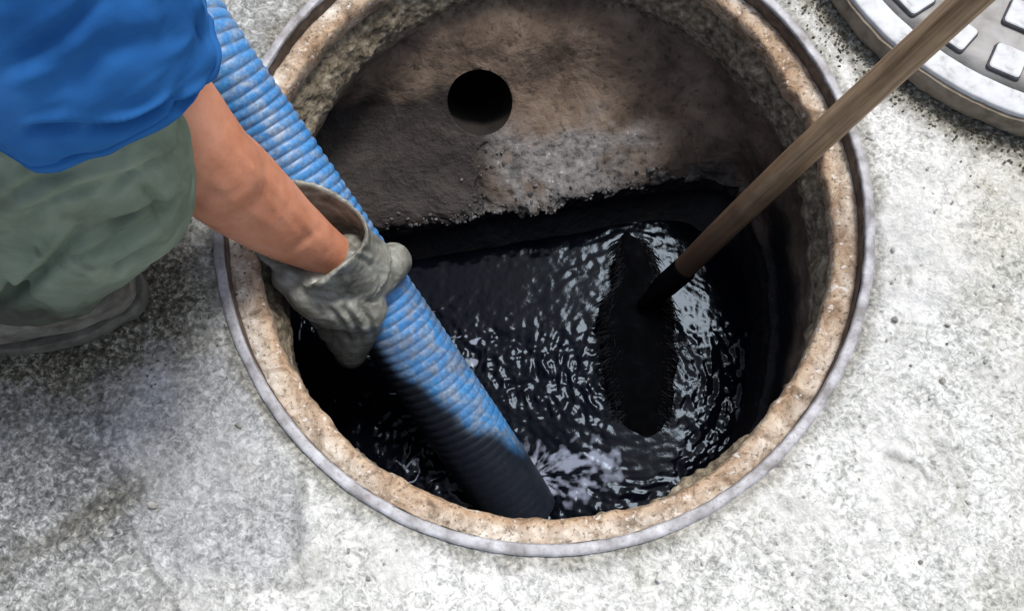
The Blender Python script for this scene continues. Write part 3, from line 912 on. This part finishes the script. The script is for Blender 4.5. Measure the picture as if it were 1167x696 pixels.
cc_, qd, tr = capped(tube_co(sk0 + np.outer(f_, sk1 - sk0), 0.010 + 0.0070 * smooth(0, 0.6, f_), 28))
cc_ = cc_ + (0.0012 * fbm(cc_, 40, 3, 153))[:, None]
obj('socket', mesh_np('socket', cc_, qd, tr), BLACKSTEEL, tool)

# ------------------------------------------------------------------ the worker
person = empty('person', (-0.60, -0.05, 0.0))
tag(person, 'crouching person in blue shirt and green trousers gripping the blue hose with a gloved hand', 'person')

hand_s = HLEN * 0.525                                   # where the right hand holds the hose
HC = H0 + HD * hand_s
NV = CAM - HC; NV -= HD * (NV @ HD); NV /= np.linalg.norm(NV)     # hose side facing up
LV = np.cross(HD, NV)
if LV @ RGT > 0: LV = -LV
HR = 0.045
def hp(phi, s_, r_):
    p = math.radians(phi)
    return HC + HD * s_ + (NV * math.cos(p) + LV * math.sin(p)) * r_
shoulderR = np.array([-0.46, 0.10, 0.60])
elbow = at(226, 168, 0.185)
fore = at(252, 200, 0.130)
fore2 = at(306, 244, 0.050)
wrist = at(366, 284, -0.035)
palm0 = at(404, 306, -0.075)
def R4(p, r): return (*p, r)
hipR, hipL = np.array([-0.82, 0.0, 0.30]), np.array([-0.80, 0.22, 0.30])
kneeR, kneeL = np.array([-0.352, -0.078, 0.33]), np.array([-0.50, 0.40, 0.42])
ankR, ankL = np.array([-0.60, -0.105, 0.10]), np.array([-0.66, 0.42, 0.10])
shoulderL = np.array([-0.50, 0.46, 0.62])
handL = H0 - HD * 0.0 + np.array([-0.135, 0.235, 0.06])
parts = [
    chain_solid([R4(shoulderR, 0.062), R4(0.5 * (shoulderR + elbow) + [0.0, 0.02, 0], 0.048), R4(elbow, 0.043), R4(fore, 0.0475), R4(fore2, 0.0415), R4(wrist, 0.0285), R4(palm0, 0.024)], 24),
    chain_solid([R4(shoulderL, 0.062), R4(np.array([-0.62, 0.55, 0.42]), 0.046), R4(np.array([-0.62, 0.52, 0.26]), 0.042), R4(handL, 0.026)], 20),
    chain_solid([R4(0.5 * (hipR + hipL) + [0, 0, 0.03], 0.13), (-0.72, 0.18, 0.46, 0.125), (-0.56, 0.27, 0.60, 0.14), (-0.47, 0.31, 0.69, 0.09)], 24),
    chain_solid([R4(shoulderR, 0.06), (-0.48, 0.28, 0.66, 0.075), R4(shoulderL, 0.06)], 20),
    chain_solid([(-0.47, 0.31, 0.69, 0.055), (-0.41, 0.335, 0.78, 0.053)], 20),
    chain_solid([(-0.43, 0.33, 0.83, 0.080), (-0.37, 0.345, 0.815, 0.074), (-0.335, 0.352, 0.77, 0.05)], 24),
    chain_solid([(-0.305, 0.356, 0.81, 0.012), (-0.287, 0.360, 0.785, 0.013)], 12),
    chain_solid([(-0.42, 0.255, 0.80, 0.012), (-0.43, 0.252, 0.83, 0.014)], 10),
    chain_solid([(-0.42, 0.42, 0.80, 0.012), (-0.43, 0.423, 0.83, 0.014)], 10),
    chain_solid([R4(hipR, 0.085), R4(kneeR + [-0.02, 0.01, -0.005], 0.055)], 20), chain_solid([R4(kneeR + [-0.02, 0.01, -0.005], 0.052), R4(ankR, 0.038)], 20),
    chain_solid([R4(hipL, 0.085), R4(kneeL, 0.055)], 20), chain_solid([R4(kneeL, 0.052), R4(ankL, 0.038)], 20),
]
bm_ = organic('body', parts, 0.0045, 10)
co = coords(bm_)
px, py = proj(co)
fcb = smooth(0.0, 0.4, ((CAM - co) * normals(bm_)).sum(1) / np.linalg.norm(CAM - co, axis=1))
vein = 0
for pts_, w_, dep_ in (([(258, 160), (285, 190), (318, 222), (352, 258)], 4, 0.0016), ([(285, 190), (296, 214), (324, 250), (346, 272)], 3.5, 0.0013), ([(236, 205), (270, 232), (318, 262)], 5, 0.0014), ([(330, 240), (352, 262), (372, 280)], 3.5, 0.0018)):
    vein = vein + dep_ * crease(px, py, pts_, w_)
vein = vein - 0.0035 * crease(px, py, [(216, 232), (236, 222), (262, 226)], 7) - 0.002 * crease(px, py, [(330, 286), (345, 276), (362, 262)], 5)
displace(bm_, 0.0016 * fbm(co, 22, 3, 160) + vein * fcb)
obj('body', bm_, SKIN, person)
hc_, hq_, ht_ = chain_solid([(-0.455, 0.325, 0.85, 0.080), (-0.40, 0.34, 0.862, 0.066), (-0.38, 0.345, 0.86, 0.05)], 24)
hm_ = organic('hair', [(hc_, hq_, ht_)], 0.006, 6)
displace(hm_, 0.006 * fbm(coords(hm_), 60, 3, 161))
obj('hair', hm_, HAIRM, person)

# trousers: pelvis and both legs
tp = [chain_solid([R4(hipR + [0, 0, 0.0], 0.115), R4(hipL, 0.115)], 24),
      chain_solid([R4(hipR, 0.110), (-0.58, -0.035, 0.335, 0.098), R4(kneeR + [-0.035, 0.0, -0.012], 0.083), R4(kneeR + [-0.005, -0.004, -0.04], 0.068)], 28),
      chain_solid([R4(kneeR + [-0.022, -0.002, -0.018], 0.080), R4(kneeR + [-0.030, -0.018, -0.10], 0.074), (-0.455, -0.105, 0.150, 0.066), (-0.505, -0.105, 0.110, 0.060)], 28),
      chain_solid([R4(kneeR + [-0.06, -0.01, -0.06], 0.066), (-0.50, -0.105, 0.20, 0.066), (-0.60, -0.108, 0.135, 0.062)], 24),
      chain_solid([R4(hipL, 0.110), R4(kneeL, 0.085)], 24),
      chain_solid([R4(kneeL, 0.083), (-0.60, 0.41, 0.24, 0.078), R4(ankL + [0, 0, 0.02], 0.07)], 24)]
tm_ = organic('trousers', tp, 0.0032, 22)
co = coords(tm_)
nr = normals(tm_)
px, py = proj(co)
facing = smooth(-0.1, 0.4, ((CAM - co) * nr).sum(1) / np.linalg.norm(CAM - co, axis=1))
d = 0.0035 * np.maximum(1 - 2.4 * np.abs(fbm(co + 0.02 * fbm(co, 10, 2, 166)[:, None], 13, 2, 167)), -0.2) + 0.007 * fbm(co, 11, 3, 162) + 0.0022 * fbm(co * np.array([1, 1, 1.6]), 40, 3, 163)
for pts, w, dep in (([(-10, 345), (30, 325), (62, 295), (92, 262)], 8, 0.018), ([(112, 262), (150, 245), (200, 222)], 5, 0.007), ([(124, 322), (140, 300), (176, 276)], 7, 0.018),
                    ([(30, 350), (60, 360), (88, 356), (100, 340)], 5, 0.009), ([(0, 318), (26, 336), (60, 352)], 5, 0.010), ([(118, 215), (160, 190), (198, 172)], 7, 0.009), ([(20, 250), (60, 225), (110, 205), (150, 195)], 6, 0.008), ([(60, 300), (100, 290), (150, 262), (190, 232)], 5, 0.007), ([(150, 200), (175, 225), (186, 260)], 5, 0.005), ([(0, 230), (40, 205), (80, 192)], 6, 0.007)):
    d -= dep * crease(px, py, pts, w) * facing
    d += dep * 0.35 * crease(px - 5, py + 9, pts, w * 1.6) * facing
displace(tm_, d)
attr(tm_, 'dirt', np.clip(smooth(0.22, 0.10, co[:, 2] + 0.05 * fbm(co, 14, 3, 164)) * 0.9 + 0.6 * smooth(0.15, 0.5, fbm(co, 20, 4, 165)), 0, 1))
obj('trousers', tm_, PANTS, person)

# boots
def boot(heel, toe, ank, nm):
    heel, toe, ank = map(np.array, (heel, toe, ank))
    dv = toe - heel
    g = lambda f, z, r: (*(heel[:2] + dv[:2] * f), z, r)
    pr_ = [chain_solid([g(0.05, 0.052, 0.042), g(0.35, 0.054, 0.042), g(0.62, 0.052, 0.046), g(0.86, 0.046, 0.042), g(0.97, 0.042, 0.034)], 24),
           chain_solid([g(0.10, 0.055, 0.045), (*(heel[:2] + dv[:2] * 0.12), 0.12, 0.05), (*ank, 0.056)], 24)]
    b = organic('boot', pr_, 0.0055, 8)
    c = coords(b)
    displace(b, 0.003 * fbm(c, 24, 3, 170) + 0.0035 * np.sin(c[:, 2] * 210 + 4 * fbm(c, 9, 2, 171)) * smooth(0.02, 0.05, c[:, 2]) * 0.45)
    bo = obj('boot', b, BOOTM, person)
    sp = organic('sole', [chain_solid([g(f, 0.022, r) for f, r in ((0.02, 0.042), (0.3, 0.040), (0.62, 0.050), (0.88, 0.046), (1.0, 0.034))], 28)], 0.005, 4)
    c = coords(sp)
    c[:, 2] = np.clip(c[:, 2], 0.001, 0.030)
    set_coords(sp, c)
    s_ = obj('sole', sp, SOLEM, bo)
    s_.matrix_parent_inverse = Matrix.Identity(4)
    return bo
boot((-0.69, -0.140, 0), (-0.447, -0.108, 0), (-0.605, -0.105, 0.17), 'r')
boot((-0.76, 0.42, 0), (-0.49, 0.40, 0), (-0.67, 0.42, 0.17), 'l')

# shirt: a loft from the hanging hem up to the collar
hem_px = [(-60, 128, .41), (-20, 158, .405), (25, 182, .40), (62, 190, .40), (105, 180, .40), (150, 157, .405), (197, 131, .405), (240, 94, .40), (250, 62, .41), (243, 28, .42), (226, -12, .43)]
hem = [at(*p) for p in hem_px] + [np.array(p) for p in ((-0.26, 0.10, 0.43), (-0.34, 0.30, 0.43), (-0.52, 0.46, 0.42), (-0.78, 0.42, 0.40), (-0.94, 0.22, 0.40), (-0.90, -0.02, 0.40), (-0.68, -0.13, 0.41), (-0.50, -0.145, 0.41))]
hem = np.array(hem)
MS = 480
hem_s = catmull(np.vstack([hem[-2:], hem, hem[:3]]), 4000)
# resample one full loop, evenly by length
i0 = np.argmin(np.linalg.norm(hem_s - hem[0], axis=1))
loop = hem_s[i0:]
i1 = 200 + np.argmin(np.linalg.norm(loop[200:] - hem[0], axis=1))
loop = loop[:i1]
ls = np.concatenate([[0], np.cumsum(np.linalg.norm(np.diff(loop, axis=0), axis=1))])
uu = np.linspace(0, ls[-1], MS, endpoint=False)
hem_r = np.stack([np.interp(uu, ls, loop[:, k]) for k in range(3)], -1)
c_h = hem_r.mean(0)
rings = []
for f, cx, cy, cz, sc in ((0.0, 0, 0, 0, 1.0), (0.06, 0, 0, 0.025, 1.0), (0.2, -0.003, 0.01, 0.075, 1.0), (0.45, 0.01, 0.03, 0.16, 0.93), (0.7, 0.035, 0.08, 0.245, 0.80), (0.85, 0.065, 0.11, 0.295, 0.58), (1.0, 0.11, 0.14, 0.325, 0.26)):
    rg = (hem_r - c_h) * np.array([sc, sc, sc * (1 - f)]) + c_h + np.array([cx, cy, cz])
    rings.append(rg.ravel())
NR = 200
rows = catmull(np.array(rings), NR).reshape(NR, MS, 3)
co = rows.reshape(-1, 3)
sm2 = mesh_np('shirt', co, grid_quads(NR, MS))
nr = normals(sm2)
if ((co - c_h) * nr).sum() < 0:
    sm2.flip_normals(); nr = normals(sm2)
px, py = proj(co)
row_i = np.repeat(np.arange(NR), MS) / (NR - 1)
d = 0.0045 * fbm(co, 9, 3, 180) + 0.003 * fbm(co * np.array([1, 1, 2.2]), 22, 3, 181)
rdg = 1 - 2.4 * np.abs(fbm(co * np.array([1.0, 1.0, 1.5]) + 0.02 * fbm(co, 12, 2, 183)[:, None], 12, 2, 184))
d += 0.0020 * np.maximum(rdg, -0.2)
d += 0.0018 * np.maximum(1 - 2.5 * np.abs(fbm(co, 30, 2, 185)), -0.2)
d += 0.006 * (1 - smooth(0.0, 0.25, row_i)) * fbm(co * np.array([1, 1, 0.4]), 26, 2, 182)
for pts, w, dep in (([(0, 85), (40, 55), (80, 25), (110, 0)], 12, 0.006), ([(104, 143), (150, 134), (196, 112)], 6, 0.016), ([(0, 156), (30, 172), (66, 180), (100, 176)], 4, 0.004),
                    ([(20, 150), (60, 142), (105, 140)], 7, 0.010), ([(222, 15), (232, 32), (240, 48)], 7, 0.014), ([(198, 122), (220, 108), (238, 96)], 5, 0.009), ([(40, 110), (110, 60), (190, 40)], 18, 0.006)):
    cr_ = crease(px, py, pts, w)
    d -= dep * cr_
    d += dep * 0.4 * crease(px + 3, py + w * 1.5, pts, w)
hemband = np.exp(-((row_i - 0.030) / 0.012) ** 2)
d += 0.0012 * smooth(0.05, 0.03, row_i)
d -= 0.0020 * np.exp(-((row_i - 0.055) / 0.007) ** 2)
displace(sm2, d)
attr(sm2, 'dirt', 0 * d)
sh = obj('shirt', sm2, SHIRT, person)
md = sh.modifiers.new('thickness', 'SOLIDIFY'); md.thickness = 0.0025; md.offset = -1

# gloves: flared cuff, palm, thumb over the hose, four fingers round it
def make_glove():
    adir = palm0 - fore2; adir /= np.linalg.norm(adir)
    mouth = at(346, 266, -0.010)
    # double-walled flared cuff
    T = adir
    Uq = NV - T * (NV @ T); Uq /= np.linalg.norm(Uq)
    Vq = np.cross(T, Uq)
    m = 56
    aa = np.linspace(0, 2 * np.pi, m, endpoint=False)
    axl = np.linspace(0, 1, 16)
    end = palm0 + adir * 0.012
    outer, innr = [], []
    flare = 1 + 0.10 * np.cos(aa * 2 + 0.6) + 0.05 * np.sin(aa * 3)
    for f in axl:
        c = mouth + (end - mouth) * f
        r = 0.061 * (1 - f) + 0.044 * f - 0.004 * math.sin(math.pi * f)
        k = flare ** (1 - f)
        wob = (1 - f) * 0.012 * (np.cos(aa * 2 - 0.5) + 0.6 * np.sin(aa * 3 + 1.0))
        wob = wob - (1 - f) * 0.030 * np.cos(aa)
        p = c + (np.cos(aa)[:, None] * Uq + np.sin(aa)[:, None] * Vq) * (r * k)[:, None] - T * wob[:, None]
        pi = c + (np.cos(aa)[:, None] * Uq + np.sin(aa)[:, None] * Vq) * (r * k - 0.006)[:, None] - T * wob[:, None]
        outer.append(p); innr.append(pi)
    shell = np.array(outer[::-1] + innr[:13])           # out to the mouth, then back inside
    cuff = capped(shell)
    prt = [cuff]
    # palm on the left and upper side of the hose
    kn = [hp(78, s_, HR + 0.020) for s_ in (-0.016, 0.004, 0.024, 0.042)]
    for s_, k in zip((-0.016, 0.004, 0.024, 0.042), kn):
        prt.append(chain_solid([R4(palm0 - adir * 0.004, 0.039), R4(0.5 * (palm0 + adir * 0.02 + k) + NV * 0.006, 0.031), R4(k, 0.0215)], 16))
    fr = (0.0108, 0.0112, 0.0110, 0.0104)
    fl = (178, 186, 184, 172)
    for (s_, r_, L_) in zip((-0.018, 0.003, 0.024, 0.043), fr, fl):
        ph_ = np.linspace(78, L_, 6)
        prt.append(chain_solid([R4(hp(p, s_ + 0.004 * i, HR + r_ * (0.95 if i else 1.3)), r_ * (1.25 if i < 2 else 1.0)) for i, p in enumerate(ph_)], 14, 4))
    prt.append(chain_solid([R4(at(330, 316, -0.050), 0.020), R4(at(352, 326, -0.062), 0.032), R4(at(385, 340, -0.085), 0.036), R4(at(412, 352, -0.105), 0.030)], 18))
    # thumb across the top of the hose
    prt.append(chain_solid([R4(palm0 + adir * 0.012, 0.028), R4(hp(48, -0.022, HR + 0.020), 0.028), R4(hp(12, -0.026, HR + 0.0165), 0.0245), R4(hp(-22, -0.030, HR + 0.0145), 0.0235), R4(hp(-44, -0.030, HR + 0.012), 0.0225)], 18, 6))
    prt.append(chain_solid([R4(hp(60, -0.020, HR + 0.018), 0.024), R4(hp(30, -0.012, HR + 0.010), 0.018), R4(hp(5, -0.016, HR + 0.008), 0.012)], 16))
    g = organic('glove', prt, 0.0024, 5)
    c = coords(g)
    gx_, gy_ = proj(c)
    fc_ = smooth(-0.1, 0.4, ((CAM - c) * normals(g)).sum(1) / np.linalg.norm(CAM - c, axis=1))
    cz = 0
    for pts_, w_, dep_ in (([(392, 352), (405, 368), (412, 392)], 3.5, 0.006), ([(410, 348), (420, 362), (426, 384)], 3.5, 0.005), ([(372, 348), (388, 366), (398, 388)], 3.5, 0.005), ([(428, 296), (436, 312), (432, 334), (414, 348)], 4, 0.005),
                           ([(388, 322), (398, 340), (392, 356)], 4, 0.0035), ([(340, 318), (362, 330), (392, 326)], 4.5, 0.004), ([(404, 290), (420, 300), (430, 318)], 4, 0.0035), ([(448, 296), (452, 308), (450, 324)], 3, 0.003),
                           ([(352, 338), (376, 344), (396, 338)], 3.5, 0.003), ([(398, 274), (412, 284), (424, 290)], 3.5, 0.003), ([(318, 310), (340, 326), (352, 344)], 4, 0.003)):
        cz = cz + dep_ * (crease(gx_, gy_, pts_, w_) - 0.4 * crease(gx_ - 3, gy_ + 5, pts_, w_ * 1.3)) * fc_
    displace(g, -cz + 0.0016 * fbm(c, 34, 3, 190) + 0.0011 * fbm(c * np.array([1, 1, 2.0]), 70, 3, 191))
    rel_ = c - HC
    attr(g, 'sludge', np.clip(smooth(0.015, 0.065, (rel_ @ HD) + 0.02 * fbm(c, 20, 3, 192)) * 0.8 + smooth(-0.02, -0.05, rel_ @ NV) * 0.5 + 0.5 * smooth(0.2, 0.5, fbm(c, 24, 4, 193)), 0, 1))
    return g
gm_ = make_glove()
obj('glove', gm_, GLOVEM, person)
# the other hand steadies the hose further up, mirrored along the hose
g2 = gm_.copy()
c = coords(g2)
rel = c - HC
HC2 = C_top = np.array(path[4]) * 0.75 + np.array(path[3]) * 0.25
H2 = np.array(path[4]) - np.array(path[3]); H2 /= np.linalg.norm(H2)
N2 = np.array([0, 0, 1.0]) - H2 * H2[2]; N2 /= np.linalg.norm(N2)
L2 = np.cross(N2, H2) * (1 if np.cross(N2, H2)[0] < 0 else -1)
set_coords(g2, HC2 + np.outer(-(rel @ HD), H2) + np.outer(rel @ NV, N2) + np.outer(rel @ LV, L2))
g2.flip_normals()
obj('glove', g2, GLOVEM, person)

# ------------------------------------------------------------------ loose grit and soil crumbs on the concrete
def crumbs(name, pts, sizes, mat_, seed):
    t = (1 + 5 ** 0.5) / 2
    V = np.array([(-1, t, 0), (1, t, 0), (-1, -t, 0), (1, -t, 0), (0, -1, t), (0, 1, t), (0, -1, -t), (0, 1, -t), (t, 0, -1), (t, 0, 1), (-t, 0, -1), (-t, 0, 1)]) / 1.9
    Fc = np.array([(0, 11, 5), (0, 5, 1), (0, 1, 7), (0, 7, 10), (0, 10, 11), (1, 5, 9), (5, 11, 4), (11, 10, 2), (10, 7, 6), (7, 1, 8), (3, 9, 4), (3, 4, 2), (3, 2, 6), (3, 6, 8), (3, 8, 9), (4, 9, 5), (2, 4, 11), (6, 2, 10), (8, 6, 7), (9, 8, 1)])
    rg = np.random.default_rng(seed)
    cos, fcs = [], []
    for i, (p, s_) in enumerate(zip(pts, sizes)):
        a = rg.uniform(0, 6.28)
        Rz = np.array([[math.cos(a), -math.sin(a), 0], [math.sin(a), math.cos(a), 0], [0, 0, 1]])
        v = V * rg.uniform(0.6, 1.25, (12, 1)) * np.array([rg.uniform(0.8, 1.4), rg.uniform(0.7, 1.1), rg.uniform(0.5, 0.8)]) * s_
        cos.append(v @ Rz.T + [p[0], p[1], s_ * 0.25]); fcs.append(Fc + 12 * i)
    me = mesh_np(name, np.vstack(cos), np.zeros((0, 4), int), np.vstack(fcs), shade=False)
    return obj(name, me, mat_)
pts, sz = [], []
for k in range(800):                                     # soil round the boot
    a = RNG.uniform(-2.6, 0.9); r = abs(RNG.normal(0, 0.028)) + 0.052
    pts.append((-0.55 + 1.55 * (r + 0.03) * math.cos(a), -0.11 + r * 1.1 * math.sin(a))); sz.append(RNG.uniform(0.0005, 0.0016))
for k in range(900):                                     # dirt along the cover's edge
    a = math.radians(RNG.uniform(-175, -75)); r = CR + 0.004 + abs(RNG.normal(0, 0.016))
    pts.append((CC[0] + r * math.cos(a), CC[1] + r * math.sin(a))); sz.append(RNG.uniform(0.0006, 0.0022))
tag(crumbs('loose_soil', pts, sz, CLOD, 3), 'dark soil crumbs gathered round the boot and the cover edge', 'soil', kind='stuff')
pts, sz = [], []
for k in range(700):
    x, y = RNG.uniform(-0.75, 0.75), RNG.uniform(-0.55, 0.5)
    if math.hypot(x, y / KY) < 0.372 or math.hypot(x - CC[0], y - CC[1]) < CR + 0.01: continue
    pts.append((x, y)); sz.append(RNG.uniform(0.0009, 0.0026) if RNG.uniform() < 0.93 else RNG.uniform(0.003, 0.0046))
tag(crumbs('loose_grit', pts, sz, STONE, 4), 'pale grit scattered over the concrete', 'grit', kind='stuff')

# ------------------------------------------------------------------ broken mortar on the bench edge
Vw = coords(wall.data)
th_w = np.arctan2(Vw[:, 1], Vw[:, 0])
px, py = proj(Vw)
okb = (Vw[:, 2] < -0.262) & (Vw[:, 2] > -0.287) & (px > 440) & (px < 800) & (Vw[:, 1] > 0.02)
okp = (np.abs(px - 552) < 26) & (py > 165) & (py < 250) & (Vw[:, 2] > -0.29)
cand = np.concatenate([RNG.choice(np.where(okb)[0], 170), RNG.choice(np.where(okp)[0], 60)])
rub = crumbs('mortar_rubble', [(0, 0)] * len(cand), [float(RNG.choice([0.0016, 0.0022, 0.003, 0.0042, 0.006], p=[.42, .3, .18, .08, .02])) for _ in cand], RUBBLE, 9)
cr = coords(rub.data).reshape(-1, 12, 3)
cr -= cr.mean(1, keepdims=True)
cr += Vw[cand][:, None, :] + np.array([0, -0.001, 0.001])
set_coords(rub.data, cr.reshape(-1, 3))
tag(rub, 'crumbled grey mortar along the broken bench edge in the pit', 'rubble', kind='stuff')
